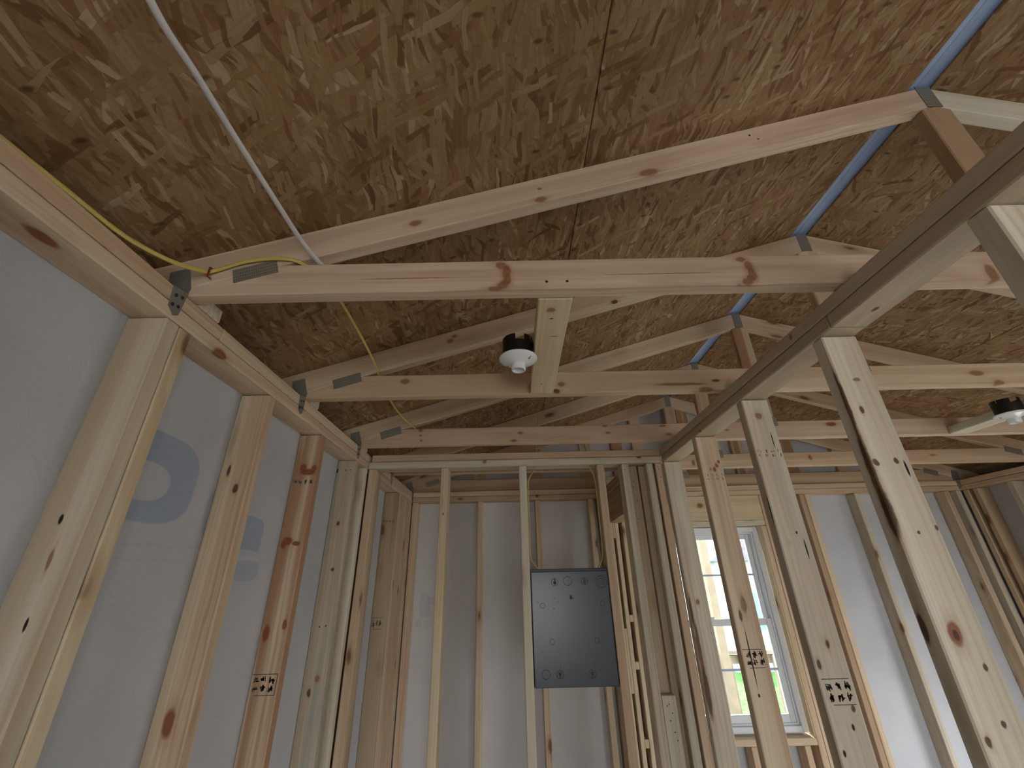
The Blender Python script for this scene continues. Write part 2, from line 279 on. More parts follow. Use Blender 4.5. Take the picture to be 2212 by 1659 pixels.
# knots, cracks and holes of single boards: x, y, z, half length, half width, kind
MARKS={
 'T1b':[(-0.238, 0.795, 2.5, 0.14, 0.0016, 'c'), (-0.016, 0.795, 2.534, 0.0138, 0.0116, 'k'), (-0.003, 0.795, 2.513, 0.0115, 0.0188, 'k'), (-0.001, 0.795, 2.492, 0.0103, 0.0174, 'k'), (-0.013, 0.795, 2.473, 0.0149, 0.0101, 'k'), (-0.03, 0.795, 2.464, 0.0184, 0.0072, 'k'), (0.092, 0.795, 2.482, 0.004, 0.004, 'h'), (0.141, 0.795, 2.482, 0.004, 0.004, 'h'), (0.37, 0.795, 2.499, 0.17, 0.0014, 'c'), (0.569, 0.795, 2.538, 0.0138, 0.0087, 'k'), (0.583, 0.795, 2.518, 0.0115, 0.0145, 'k'), (0.587, 0.795, 2.492, 0.0103, 0.0174, 'k'), (0.569, 0.795, 2.47, 0.0138, 0.0116, 'k'), (0.549, 0.795, 2.457, 0.0138, 0.0072, 'k'), (1.157, 0.795, 2.481, 0.0138, 0.029, 'k'), (-0.004, 0.795, 2.525, 0.01, 0.01, 'k'), (-0.007, 0.795, 2.482, 0.012, 0.009, 'k'), (0.58, 0.795, 2.481, 0.011, 0.01, 'k'), (0.586, 0.795, 2.505, 0.009, 0.01, 'k')],
 'T1t':[(-0.235, 0.795, 2.678, 0.018, 0.011, 'k'), (0.091, 0.795, 2.795, 0.007, 0.005, 'k'), (0.092, 0.795, 2.755, 0.018, 0.01, 'k'), (0.396, 0.795, 2.852, 0.03, 0.014, 'k'), (1.184, 0.795, 3.184, 0.026, 0.012, 'k'), (0.713, 0.795, 3.0, 0.004, 0.004, 'h'), (0.734, 0.795, 2.983, 0.004, 0.003, 'h')],
 'T2b':[(-0.393, 1.408, 2.523, 0.018, 0.012, 'k'), (0.19, 1.408, 2.498, 0.014, 0.01, 'k'), (0.171, 1.408, 2.47, 0.014, 0.01, 'd'), (0.725, 1.408, 2.457, 0.03, 0.02, 'k'), (0.768, 1.408, 2.5, 0.014, 0.006, 'd'), (0.634, 1.408, 2.488, 0.1, 0.006, 'k'), (1.751, 1.408, 2.508, 0.03, 0.012, 'k'), (1.814, 1.408, 2.46, 0.02, 0.02, 'k')],
 'T2t':[(-0.232, 1.408, 2.696, 0.014, 0.01, 'k'), (-0.215, 1.408, 2.717, 0.012, 0.007, 'k'), (0.436, 1.408, 2.866, 0.016, 0.01, 'd')],
 'T3b':[(-0.459, 2.018, 2.542, 0.01, 0.01, 'k'), (-0.459, 2.018, 2.513, 0.008, 0.006, 'k'), (-0.453, 2.018, 2.486, 0.008, 0.006, 'k'), (0.047, 2.018, 2.516, 0.012, 0.008, 'k'), (0.013, 2.018, 2.475, 0.016, 0.008, 'k'), (0.489, 2.018, 2.506, 0.014, 0.006, 'k'), (0.479, 2.018, 2.543, 0.014, 0.005, 'k'), (0.771, 2.018, 2.537, 0.02, 0.006, 'k'), (0.794, 2.018, 2.492, 0.016, 0.006, 'k'), (1.63, 2.018, 2.527, 0.03, 0.012, 'r'), (1.093, 2.018, 2.507, 0.01, 0.005, 'k')],
 'T4b':[(1.158, 2.628, 2.495, 0.01, 0.02, 'k'), (1.911, 2.628, 2.514, 0.012, 0.018, 'k'), (2.699, 2.628, 2.512, 0.02, 0.006, 'k')],
 'L1':[(-0.8, 0.767, 1.955, 0.01, 0.004, 'h'), (-0.785, 0.767, 1.792, 0.012, 0.003, 'h'), (-0.731, 0.767, 1.659, 0.012, 0.0035, 'h'), (-0.739, 0.767, 1.75, 0.026, 0.01, 'k'), (-0.79, 0.767, 1.888, 0.02, 0.004, 'k')],
 'L2':[(-0.785, 1.193, 2.092, 0.014, 0.008, 'd'), (-0.817, 1.193, 2.144, 0.018, 0.005, 'd'), (-0.799, 1.193, 1.561, 0.03, 0.014, 'r'), (-0.83, 1.193, 2.223, 0.05, 0.01, 'g'), (-0.828, 1.193, 2.266, 0.05, 0.012, 'g')],
 'L3':[(-0.804, 1.591, 2.248, 0.02, 0.014, 'r'), (-0.763, 1.591, 2.247, 0.016, 0.012, 'r'), (-0.784, 1.591, 2.233, 0.012, 0.03, 'r'), (-0.821, 1.591, 1.7, 0.026, 0.012, 'r'), (-0.765, 1.591, 1.723, 0.016, 0.008, 'r'), (-0.81, 1.591, 1.985, 0.016, 0.02, 'r'), (-0.777, 1.591, 1.976, 0.008, 0.016, 'r'), (-0.822, 1.591, 1.971, 0.012, 0.01, 'r')],
 'L4':[(-0.786, 1.982, 1.506, 0.012, 0.01, 'k'), (-0.81, 1.982, 1.46, 0.014, 0.008, 'd'), (-0.796, 1.982, 2.335, 0.003, 0.003, 'h'), (-0.774, 1.982, 2.336, 0.003, 0.003, 'h'), (-0.795, 1.982, 2.091, 0.01, 0.008, 'd'), (-0.789, 1.982, 1.9, 0.008, 0.008, 'd'), (-0.835, 1.982, 2.333, 0.012, 0.004, 'h'), (-0.808, 1.982, 1.684, 0.004, 0.003, 'h'), (-0.782, 1.982, 1.687, 0.004, 0.003, 'h')],
 'R2':[(0.801, 0.908, 2.059, 0.008, 0.008, 'd'), (0.847, 0.908, 2.061, 0.008, 0.006, 'd'), (0.863, 0.908, 2.044, 0.02, 0.003, 'h'), (0.821, 0.908, 1.734, 0.022, 0.014, 'r'), (0.822, 0.908, 1.731, 0.01, 0.006, 'd'), (0.872, 0.908, 1.921, 0.006, 0.004, 'd'), (0.831, 0.908, 1.912, 0.004, 0.004, 'd'), (0.85, 0.908, 1.68, 0.007, 0.005, 'd'), (0.841, 0.908, 1.597, 0.007, 0.005, 'd'), (0.803, 0.908, 1.574, 0.009, 0.006, 'd'), (0.817, 0.908, 2.183, 0.01, 0.005, 'd'), (0.833, 0.908, 2.26, 0.006, 0.01, 'k')],
 'R3':[(0.832, 1.319, 2.324, 0.012, 0.012, 'k'), (0.856, 1.319, 2.239, 0.03, 0.002, 'h'), (0.836, 1.319, 1.671, 0.026, 0.014, 'g'), (0.839, 1.319, 1.667, 0.012, 0.005, 'd'), (0.801, 1.319, 1.626, 0.022, 0.016, 'g'), (0.801, 1.319, 1.624, 0.012, 0.006, 'd'), (0.86, 1.319, 1.907, 0.03, 0.0025, 'h'), (0.845, 1.319, 1.952, 0.005, 0.003, 'h'), (0.815, 1.319, 1.925, 0.016, 0.008, 'g'), (0.843, 1.319, 1.489, 0.008, 0.004, 'h'), (0.803, 1.319, 1.438, 0.008, 0.004, 'h'), (0.857, 1.319, 1.526, 0.008, 0.006, 'd')],
 'R4':[(0.865, 1.724, 2.273, 0.008, 0.006, 'r'), (0.854, 1.724, 2.256, 0.01, 0.007, 'r'), (0.841, 1.724, 2.24, 0.01, 0.006, 'r'), (0.825, 1.724, 2.241, 0.008, 0.005, 'k'), (0.818, 1.724, 1.581, 0.1, 0.0025, 'h'), (0.834, 1.724, 1.745, 0.03, 0.012, 'k'), (0.815, 1.724, 1.708, 0.02, 0.006, 'd'), (0.817, 1.724, 1.472, 0.006, 0.004, 'h')],
 'R5':[(0.83, 2.139, 1.735, 0.012, 0.01, 'k')],
 'PL':[(-0.79, 0.531, 2.384, 0.03, 0.014, 'r'), (-0.733, 0.528, 2.384, 0.026, 0.018, 'r'), (-0.748, 0.945, 2.384, 0.03, 0.02, 'r')],
 'PLf':[(-0.752, 1.472, 2.413, 0.014, 0.012, 'k'), (-0.752, 0.664, 2.436, 0.05, 0.008, 'k')],
 'PR':[(0.839, 0.794, 2.384, 0.01, 0.006, 'd')],
 'PRf':[(0.789, 0.474, 2.506, 0.016, 0.018, 'r'), (0.789, 0.525, 2.406, 0.007, 0.007, 'd'), (0.789, 0.816, 2.413, 0.012, 0.008, 'g'), (0.789, 1.006, 2.441, 0.008, 0.01, 'k'), (0.789, 1.442, 2.496, 0.008, 0.01, 'k'), (0.789, 1.665, 2.389, 0.008, 0.008, 'k')],
 'FP':[(-0.143, 2.164, 2.411, 0.01, 0.012, 'k'), (0.672, 2.164, 2.418, 0.012, 0.01, 'r')],
 'FPs1':[(-0.349, 2.164, 2.149, 0.008, 0.006, 'k'), (-0.354, 2.164, 2.206, 0.04, 0.006, 'g')],
 'B1':[(0.112, 0.919, 2.46, 0.004, 0.006, 'd'), (0.126, 1.009, 2.46, 0.003, 0.016, 'k'), (0.109, 1.321, 2.46, 0.003, 0.004, 'd'), (0.108, 0.881, 2.46, 0.01, 0.012, 'k')],
 'YB':[(-0.44, 3.2, 2.458, 0.012, 0.012, 'd'), (-0.393, 3.2, 2.402, 0.02, 0.01, 'k'), (0.287, 3.2, 2.501, 0.02, 0.006, 'd'), (0.134, 3.2, 2.445, 0.01, 0.012, 'd'), (0.185, 3.2, 2.413, 0.012, 0.012, 'd'), (2.179, 3.2, 2.445, 0.02, 0.01, 'k')],
 'BK':[(1.392, 3.2, 2.316, 0.01, 0.01, 'd'), (1.392, 3.2, 2.316, 0.024, 0.02, 'k')],
}

# ---------------------------------------------------------------- geometry helpers
WM = {}       # world matrix of every object made
def link(name, me, mat, M, parent=None, label=None, kind=None):
    o = bpy.data.objects.new(name, me); COL.objects.link(o)
    if me is not None and mat is not None and not me.materials: me.materials.append(mat)
    WM[o.name] = M
    if parent is not None:
        o.parent = parent; o.matrix_local = WM[parent.name].inverted() @ M
    else: o.matrix_local = M
    if label: o['label'] = label
    if kind: o['kind'] = kind
    return o
def empty(name, loc=(0, 0, 0), kind=None, label=None, cat=None, group=None):
    o = link(name, None, None, Matrix.Translation(loc)); o.empty_display_size = .1
    tag(o, label, cat, group, kind); return o
def tag(o, label=None, cat=None, group=None, kind=None):
    for k, v in (('label', label), ('category', cat), ('group', group), ('kind', kind)):
        if v: o[k] = v
    return o
AX = {0: Matrix.Identity(3), 1: Matrix(((0, 0, 1), (1, 0, 0), (0, 1, 0))), 2: Matrix(((0, 1, 0), (0, 0, 1), (1, 0, 0)))}
def mesh_from(bm, name, smooth=False):
    me = bpy.data.meshes.new(name); bm.normal_update(); bm.to_mesh(me); bm.free()
    if smooth:
        for p in me.polygons: p.use_smooth = True
    return me
def boxmesh(sx, sy, sz, bev=.003, name='board'):
    bm = bmesh.new(); bmesh.ops.create_cube(bm, size=1)
    for v in bm.verts: v.co = Vector((v.co.x*sx, v.co.y*sy, v.co.z*sz))
    b = min(bev, sx*.3, sy*.3, sz*.3)
    if b > 0: bmesh.ops.bevel(bm, geom=bm.edges[:], offset=b, segments=1, affect='EDGES')
    return mesh_from(bm, name)
def local_marks(key, M, extra=()):
    inv = M.inverted(); out = []
    for x, y, z, a, b, kd in list(MARKS.get(key, ()))+list(extra):
        c = inv @ Vector((x, y, z+WOFF)); out.append((tuple(c), a, b, kd))
    return out
WOFF = 0.0
def bx(name, x0, x1, y0, y1, z0, z1, mat, parent=None, axis=None, bev=.003, marks=None, tone=None, knots=True, label=None, grain=1.0):
    """box between two corners; local X runs along its longest side (the grain)"""
    d = (x1-x0, y1-y0, z1-z0)
    a = axis if axis is not None else max(range(3), key=lambda i: d[i])
    M = Matrix.Translation(((x0+x1)/2, (y0+y1)/2, (z0+z1)/2)) @ AX[a].to_4x4()
    me = boxmesh(d[a], d[(a+1) % 3], d[(a+2) % 3], bev, name)
    if marks is not None:
        p = PAL[tone]; mat = wood('pine_'+marks, p[0], p[1], stain=p[2], knots=knots, marks=local_marks(marks, M), grain=grain)
    elif tone: mat = WOODS[tone]
    return link(name, me, mat, M, parent, label)
def prism(name, pts, y0, y1, ang, mat, parent=None, bev=.003, marks=None, tone=None, knots=True, label=None):
    """extrude an x-z outline from y0 to y1; local X runs at angle ang in the x-z plane"""
    cx = sum(p[0] for p in pts)/len(pts); cz = sum(p[1] for p in pts)/len(pts); cy = (y0+y1)/2
    M = Matrix.Translation((cx, cy, cz)) @ Matrix.Rotation(-ang, 4, 'Y'); inv = M.inverted()
    bm = bmesh.new(); A = [bm.verts.new(inv @ Vector((x, y0, z))) for x, z in pts]; B = [bm.verts.new(inv @ Vector((x, y1, z))) for x, z in pts]
    n = len(pts); bm.faces.new(A); bm.faces.new(B[::-1])
    for i in range(n): bm.faces.new((A[(i+1) % n], A[i], B[i], B[(i+1) % n]))
    bmesh.ops.recalc_face_normals(bm, faces=bm.faces[:])
    if bev: bmesh.ops.bevel(bm, geom=bm.edges[:], offset=bev, segments=1, affect='EDGES')
    if marks is not None:
        p = PAL[tone]; mat = wood('pine_'+marks, p[0], p[1], stain=p[2], knots=knots, marks=local_marks(marks, M))
    elif tone: mat = WOODS[tone]
    return link(name, mesh_from(bm, name), mat, M, parent, label)
def lathe(name, prof, loc, mat, parent, seg=48, arc=None, smooth=True):
    bm = bmesh.new(); rings = []
    for r, z in prof: rings.append([bm.verts.new((r*math.cos(2*math.pi*i/seg), r*math.sin(2*math.pi*i/seg), z)) for i in range(seg)])
    for a, b in zip(rings, rings[1:]):
        for i in range(seg): bm.faces.new((a[i], a[(i+1) % seg], b[(i+1) % seg], b[i]))
    bmesh.ops.remove_doubles(bm, verts=bm.verts[:], dist=1e-6)
    bmesh.ops.recalc_face_normals(bm, faces=bm.faces[:])
    return link(name, mesh_from(bm, name, smooth), mat, Matrix.Translation(loc), parent)
def crom(P, n=8):
    P = [Vector(p) for p in P]; P = [2*P[0]-P[1]]+P+[2*P[-1]-P[-2]]; out = []
    for i in range(1, len(P)-2):
        a, b, c, d = P[i-1:i+3]
        for k in range(n):
            t = k/n; out.append(.5*((2*b)+(c-a)*t+(2*a-5*b+4*c-d)*t*t+(3*b-a-3*c+d)*t**3))
    out.append(P[-2]); return out
def cable(name, pts, rx, ry, mat, parent=None, side=(0, 1, 0)):
    P = crom(pts); bm = bmesh.new(); rings = []; n = 10; o0 = P[0].copy()
    for i, p in enumerate(P):
        t = (P[min(i+1, len(P)-1)]-P[max(i-1, 0)]).normalized(); s = Vector(side); s = (s-t*s.dot(t))
        if s.length < .2: s = Vector((1, 0, 0)); s = s-t*s.dot(t)
        s.normalize(); u = t.cross(s)
        rings.append([bm.verts.new(p-o0+s*rx*math.cos(2*math.pi*k/n)+u*ry*math.sin(2*math.pi*k/n)) for k in range(n)])
    for a, b in zip(rings, rings[1:]):
        for k in range(n): bm.faces.new((a[k], a[(k+1) % n], b[(k+1) % n], b[k]))
    bm.faces.new(rings[0]); bm.faces.new(rings[-1][::-1])
    bmesh.ops.recalc_face_normals(bm, faces=bm.faces[:])
    return link(name, mesh_from(bm, name, True), mat, Matrix.Translation(o0), parent)
def quads(name, Q, mat, parent, thick=.0003, nrm=(0, -1, 0)):
    """small flat raised quads (ink, slots): each Q a list of world corner points"""
    bm = bmesh.new(); nv = Vector(nrm); o0 = Vector(Q[0][0])
    for q in Q:
        vs = [bm.verts.new(Vector(p)-o0+nv*thick) for p in q]; bm.faces.new(vs)
    return link(name, mesh_from(bm, name), mat, Matrix.Translation(o0), parent)

# ---------------------------------------------------------------- main dimensions (metres)
T, D = .038, .089                       # a 2x4
XL, XR, XW = -.752, .789, 3.380         # room faces of left wall, middle partition, right wall
YF, YB, Y0 = 2.164, 3.200, -2.90        # face of far partition, back wall, front wall
ZP = .5444+H; ZS = ZP+T; ZT = ZP+2*T    # underside of plates, seam, top of plates
XK, ZK, SL = 1.309, 1.373+H, .3073      # ridge
TR = (.7953, 1.408, 2.018, 2.628, 3.2182)
def ztop(x): return ZK-SL*abs(x-XK)
G = .0022

def stud(par, x0, x1, y0, y1, tone='warm', z0=T, z1=None, **k):
    return bx('stud', x0, x1, y0, y1, z0, (z1 if z1 else ZP)-G, None, par, 2, tone=tone, **k)

# ---------------------------------------------------------------- floor
fl = empty('floor', (0, 0, 0), 'structure')
for i in range(4):
    for j in range(3):
        bx('subfloor_panel', -.85+i*1.22, -.85+(i+1)*1.22-.002 if i < 3 else 3.55, -3.0+j*2.13, -3.0+(j+1)*2.13-.002 if j < 2 else 3.29, -.02, 0, PLY if j == 2 else PLYD, fl, bev=.001)

# ---------------------------------------------------------------- left wall
wl = empty('wall_left', (XL, 0, 0), 'structure')
def sheet(name, par, x0, x1, y0, y1, z0, z1, mat, cuts=60):
    """membrane with its own thickness, mesh in world coordinates"""
    bm = bmesh.new(); bmesh.ops.create_cube(bm, size=1)
    for v in bm.verts: v.co = Vector(((x0+x1)/2+v.co.x*(x1-x0), (y0+y1)/2+v.co.y*(y1-y0), (z0+z1)/2+v.co.z*(z1-z0)))
    return link(name, mesh_from(bm, name), mat, Matrix.Identity(4), par)
sheet('house_wrap', wl, -.846, -.8415, Y0-.09, 3.29, 0, ZT-.002, WRAP_L)
sheet('siding', wl, -.875, -.848, Y0-.12, 3.34, 0, ZT-.004, SHEATH)
bx('bottom_plate', -.841, XL, Y0, 3.2, 0, T-G, None, wl, 1, tone='warm')
bx('top_plate', -.841, XL, Y0, 1.55, ZP, ZS-G, None, wl, 1, marks='PL', tone='warm', knots=False)
bx('top_plate', -.841, XL, 1.5515, 3.289, ZP, ZS-G, None, wl, 1, marks='PLf', tone='pink', knots=False)
bx('top_plate', -.841, XL, Y0, .93, ZS, ZT-G, None, wl, 1, tone='warm')
bx('top_plate', -.841, XL, .9315, 2.10, ZS, ZT-G, None, wl, 1, tone='warm')
bx('top_plate', -.841, XL, 2.1015, 3.289, ZS, ZT-G, None, wl, 1, tone='pink')
for y in (-2.86, -2.45, -2.05, -1.64, -1.23, -.83, -.42, -.05, .36): stud(wl, -.841, XL, y, y+T, 'warm')
stud(wl, -.841, XL, .7666, .7666+T, 'stained', marks='L1', knots=False)
stud(wl, -.841, XL, .7666+T+.002, .7666+2*T, 'cream')
stud(wl, -.841, XL, 1.1927, 1.1927+T, 'warm', marks='L2', knots=False, grain=1.7)
L3 = stud(wl, -.841, XL, 1.5906, 1.5906+T, 'red', marks='L3', knots=False)
stud(wl, -.841, XL, 1.9816, 1.9816+T, 'stained', marks='L4', knots=False)
bx('stud', -.841, -.803, 1.9816+T+.002, 2.112, T, ZP-G, None, wl, 2, tone='brown')
stud(wl, -.841, XL, 2.122, 2.158, 'pale')
stud(wl, -.841, XL, 2.262, 2.298, 'brown')
stud(wl, -.841, XL, 2.302, 2.34, 'pale')
LS = stud(wl, -.841, XL, 2.79, 2.828, 'brown')
bx('corner_board', -.795, XL, 2.83, 3.197, T, ZP-G, None, wl, 2, tone='warm')
# closed eave over the wall
bx('fascia_board', -1.19, -1.15, Y0-.1, 3.35, ZT-.12, ZT+.02, SHEATH, wl, 1)
bx('soffit_board', -1.15, -.877, Y0-.1, 3.35, ZT-.12, ZT-.10, SHEATH, wl, 1)

# ---------------------------------------------------------------- middle partition, runs away from the camera on the right
wm = empty('wall_middle', (XR, 0, 0), 'structure')
XM = XR+D
bx('bottom_plate', XR, XM, -1.9, YF+D, 0, T-G, None, wm, 1, tone='warm')
bx('top_plate', XR, XM, Y0, .872, ZP, ZS-G, None, wm, 1, marks='PR', tone='tan', knots=False)
bx('top_plate', XR, XM, .8735, YF-.001, ZP, ZS-G, None, wm, 1, tone='tan', marks='PRf', knots=False)
bx('top_plate', XR, XM, Y0, YF+D, ZS, ZT-G, None, wm, 1, tone='tan', marks='PRf', knots=False)
for y in (-1.54, -1.13, -.72, -.32, .09): stud(wm, XR, XM, y, y+T, 'pale')
stud(wm, XR, XM, .4977, .4977+T, 'pale')
dk = lambda x, y, zs, a, b: tuple((x, y, z, a, b, 'd') for z in zs)
def estud(key, y, tone, extra=(), **k):
    MARKS.setdefault(key, []); MARKS[key] = list(MARKS[key])+list(extra)
    return stud(wm, XR, XM, y, y+T, tone, marks=key, knots=False, **k)
R2s = estud('R2', .9079, 'pale', [(XR, .912, 2.20, .10, .005, 'd'), (XR, .915, 2.03, .11, .009, 'd'), (XR+.002, .914, 1.95, .06, .010, 'd'), (XR, .93, 1.80, .09, .014, 'g'), (XR, .93, 1.62, .08, .016, 'g'), (XR, .935, 1.74, .03, .008, 'd')])
R3s = estud('R3', 1.3192, 'grey', [(XR, 1.325, 2.02, .05, .003, 'h')])
R4s = estud('R4', 1.7239, 'warm', [(XR+.035, 1.722, 2.0, .42, .014, 'g')])
estud('R5', 2.1388, 'grey', [(XR+.01, 2.137, 1.55, .13, .009, 'd'), (XR+.005, 2.137, 1.70, .08, .006, 'd'), (XR+.012, 2.137, 1.40, .10, .012, 'd'), (XR+.03, 2.137, 1.95, .2, .02, 'g')], z1=ZP)

# ---------------------------------------------------------------- far partition, closes the room ahead
wf = empty('wall_far', (0, YF, 0), 'structure')
bx('top_plate', XL+.001, XR-.001, YF, YF+D, ZP, ZS-G, None, wf, 0, marks='FP', tone='grey', knots=False)
bx('top_plate', XL+.012, XR-.001, YF+.004, YF+D-.002, ZS, ZT-G, None, wf, 0, tone='warm')
bx('bottom_plate', XL+.001, XR-.001, YF, YF+D, 0, T-G, None, wf, 0, tone='warm')
stud(wf, XL+.004, -.709, YF, YF+D, 'warm')
stud(wf, -.369, -.331, YF, YF+D, 'cream', marks='FPs1', knots=False, grain=1.4)
stud(wf, .037, .0755, YF, YF+D, 'pale')
stud(wf, .4445, .482, YF, YF+D, 'warm')
stud(wf, .575, .612, YF, YF+D, 'grey')
bx('corner_board', .579, .667, YF+.05, YF+D-.001, T, ZP-G, None, wf, 2, tone='tan')
bx('corner_board', .675, .759, YF+.052, YF+D-.001, T, ZP-G, None, wf, 2, tone='tan')
stud(wf, .703, .739, YF, YF+.05, 'grey')
stud(wf, .7505, .785, YF, YF+.05, 'warm')
bx('backing_block', .6135, .674, YF+.002, YF+.048, .06, 1.386, None, wf, 2, tone='grey')

# ---------------------------------------------------------------- short wall with a door opening behind the far partition
wc = empty('wall_closet', (.69, YF+D, 0), 'structure')
bx('door_header', .69, .779, YF+D+.002, 3.198, ZP-.185, ZP-G, None, wc, 1, tone='brown')
bx('top_plate', .69, .779, YF+D+.002, 3.198, ZP+.001, ZS-G, None, wc, 1, tone='brown')
bx('top_plate', .69, .779, YF+D+.002, 3.198, ZS, ZT-G, None, wc, 1, tone='brown')
zj = ZP-.187
bx('jamb_stud', .682, .7035, 3.112, 3.197, T, zj, None, wc, 2, tone='cream')
bx('jamb_stud', .7205, .746, 3.112, 3.197, T, zj, None, wc, 2, tone='cream')
bx('jamb_stud', .7715, .806, 3.112, 3.197, T, zj, None, wc, 2, tone='cream')
bx('jamb_back', .683, .805, 3.172, 3.1972, T, zj, WOODS['red'], wc, 2) if False else None
for z0, z1 in ((2.094, zj), (1.199, 1.547), (.2, .5)): bx('spacer_block', .704, .72, 3.113, 3.19, z0, z1, None, wc, 2, tone='cream')
for z0, z1 in ((1.582, 1.622), (1.321, 1.363), (.937, .979), (.5, .54)): bx('spacer_block', .7465, .771, 3.113, 3.19, z0, z1, None, wc, 2, tone='cream')

# ---------------------------------------------------------------- back wall with the window
wb = empty('wall_back', (0, YB, 0), 'structure')
YO = 3.289
WX0, WX1, WZ0, WZ1 = .885, 1.800, .946, 2.167
sheet('house_wrap', wb, -.841, WX0-.01, YO+.001, YO+.006, 0, ZT+.9, WRAP_B)
sheet('house_wrap', wb, WX1+.01, 3.469, YO+.001, YO+.006, 0, ZT+.9, WRAP_P)
sheet('house_wrap', wb, WX0-.01, WX1+.01, YO+.001, YO+.006, WZ1, ZT+.9, WRAP_P)
sheet('house_wrap', wb, WX0-.01, WX1+.01, YO+.001, YO+.006, 0, WZ0, WRAP_P)
for a, b, c, d in ((-.875, WX0-.01, 0, ZT+1.0), (WX1+.01, 3.5, 0, ZT+1.0), (WX0-.01, WX1+.01, WZ1, ZT+1.0), (WX0-.01, WX1+.01, 0, WZ0)):
    sheet('siding', wb, a, b, YO+.008, YO+.035, c, d, SHEATH)
bx('bottom_plate', XL+.002, XW-.002, YB, YO, 0, T-G, None, wb, 0, tone='warm')
bx('top_plate', XL+.002, 1.3, YB, YO, ZP, ZS-G, None, wb, 0, marks='YB', tone='brown', knots=False)
bx('top_plate', 1.3015, XW-.002, YB, YO, ZP, ZS-G, None, wb, 0, tone='warm')
bx('top_plate', XL+.002, XW-.002, YB, YO, ZS, ZT-G, None, wb, 0, tone='warm')
bs = lambda x0, x1, tone='warm': stud(wb, x0, x1, YB, YO, tone)
bs(XL+.004, -.707, 'warm'); bs(-.262, -.222, 'warm'); bs(.168, .206, 'warm'); bs(.565, .603, 'warm'); bs(.635, .673, 'brown')
bs(WX1+.045, WX1+.083, 'warm'); bs(2.150, 2.188, 'brown'); bs(2.19, 2.228, 'warm'); bs(2.565, 2.603, 'grey'); bs(3.05, 3.088, 'warm'); bs(3.245, 3.283, 'warm'); bs(3.335, 3.373, 'grey')
# king and trimmer studs and header of the window opening
bs(WX0-.083, WX0-.045, 'warm'); stud(wb, WX0-.043, WX0-.004, YB, YO, 'warm', z1=WZ1)
stud(wb, WX1+.004, WX1+.043, YB, YO, 'warm', z1=WZ1)
bx('header_board', WX0-.042, WX1+.042, YB, YB+T, WZ1+.039, ZP-G, None, wb, 0, marks='BK', tone='cream', knots=False)
bx('header_board', WX0-.042, WX1+.042, YB+T+.012, YO, WZ1+.039, ZP-G, None, wb, 0, tone='warm')
bx('header_plate', WX0-.042, WX1+.042, YB, YO, WZ1+.001, WZ1+T, None, wb, 0, tone='pale')
bx('sill_plate', WX0-.002, WX1+.002, YB-.004, YO, WZ0-T, WZ0-.001, None, wb, 0, tone='warm')
for x in (1.0, 1.40, 1.72): bx('cripple_stud', x, x+T, YB, YO, T, WZ0-T-G, None, wb, 2, tone='warm')
# gable studs behind the last truss
for x0 in (-.3, .14, .545, .800, .972, 1.372, 1.766, 2.165, 2.56, 2.95):
    bx('gable_stud', x0, x0+D, 3.2565, 3.288, ZT+.001, ztop(x0+(0 if x0 < XK else D))-.012, None, wb, 2, tone='red' if x0 in (1.372, 1.766, .8, 2.165) else 'warm')
sheet('gable_sheathing', wb, -1.1, 3.7, YO+.036, YO+.05, ZT-.1, ZK+.2, SHEATH)

# ---------------------------------------------------------------- right wall and front wall
wr = empty('wall_right', (XW, 0, 0), 'structure')
RY0, RY1, RZ0, RZ1 = 1.50, 2.56, .3, 1.3
RY0, RY1, RZ0, RZ1 = 1.50, 2.56, .3, 1.3  # unseen wall opening, put in and sized for the light it lets in
for a, b, c, d in ((Y0-.1, RY0, 0, ZT-.003), (RY1, 3.29, 0, ZT-.003), (RY0, RY1, 0, RZ0), (RY0, RY1, RZ1, ZT-.003)):
    sheet('house_wrap', wr, 3.4695, 3.474, a, b, c, d, WRAP_P)
    sheet('siding', wr, 3.476, 3.50, a, b, c, d, SHEATH)
bx('header_board', XW, XW+D, RY0, RY1-.002, RZ1, RZ1+.2, None, wr, 1, tone='warm')
bx('sill_plate', XW, XW+D, RY0, RY1-.002, RZ0-T, RZ0, None, wr, 1, tone='warm')
bx('bottom_plate', XW, XW+D, Y0, 3.2, 0, T-G, None, wr, 1, tone='warm')
bx('top_plate', XW, XW+D, Y0, 3.289, ZP, ZS-G, None, wr, 1, tone='warm')
bx('top_plate', XW, XW+D, Y0, 3.289, ZS, ZT-G, None, wr, 1, tone='warm')
for y, tn in ((-2.8, 'warm'), (-2.4, 'warm'), (-2.0, 'warm'), (-1.6, 'warm'), (-1.2, 'warm'), (-.8, 'warm'), (-.4, 'warm'), (0, 'warm'), (.4, 'warm'), (.8, 'warm'), (1.05, 'warm'), (1.46, 'warm'), (2.562, 'warm'), (2.852, 'grey'), (3.085, 'brown'), (3.155, 'warm')):
    bx('stud', XW, XW+D, y, y+T, T, ZP-G, None, wr, 2, tone=tn)
bx('soffit_board', 3.51, 3.79, Y0-.1, 3.35, ZT-.12, ZT-.10, SHEATH, wr, 1)
bx('fascia_board', 3.79, 3.83, Y0-.1, 3.35, ZT-.12, ZT+.02, SHEATH, wr, 1)

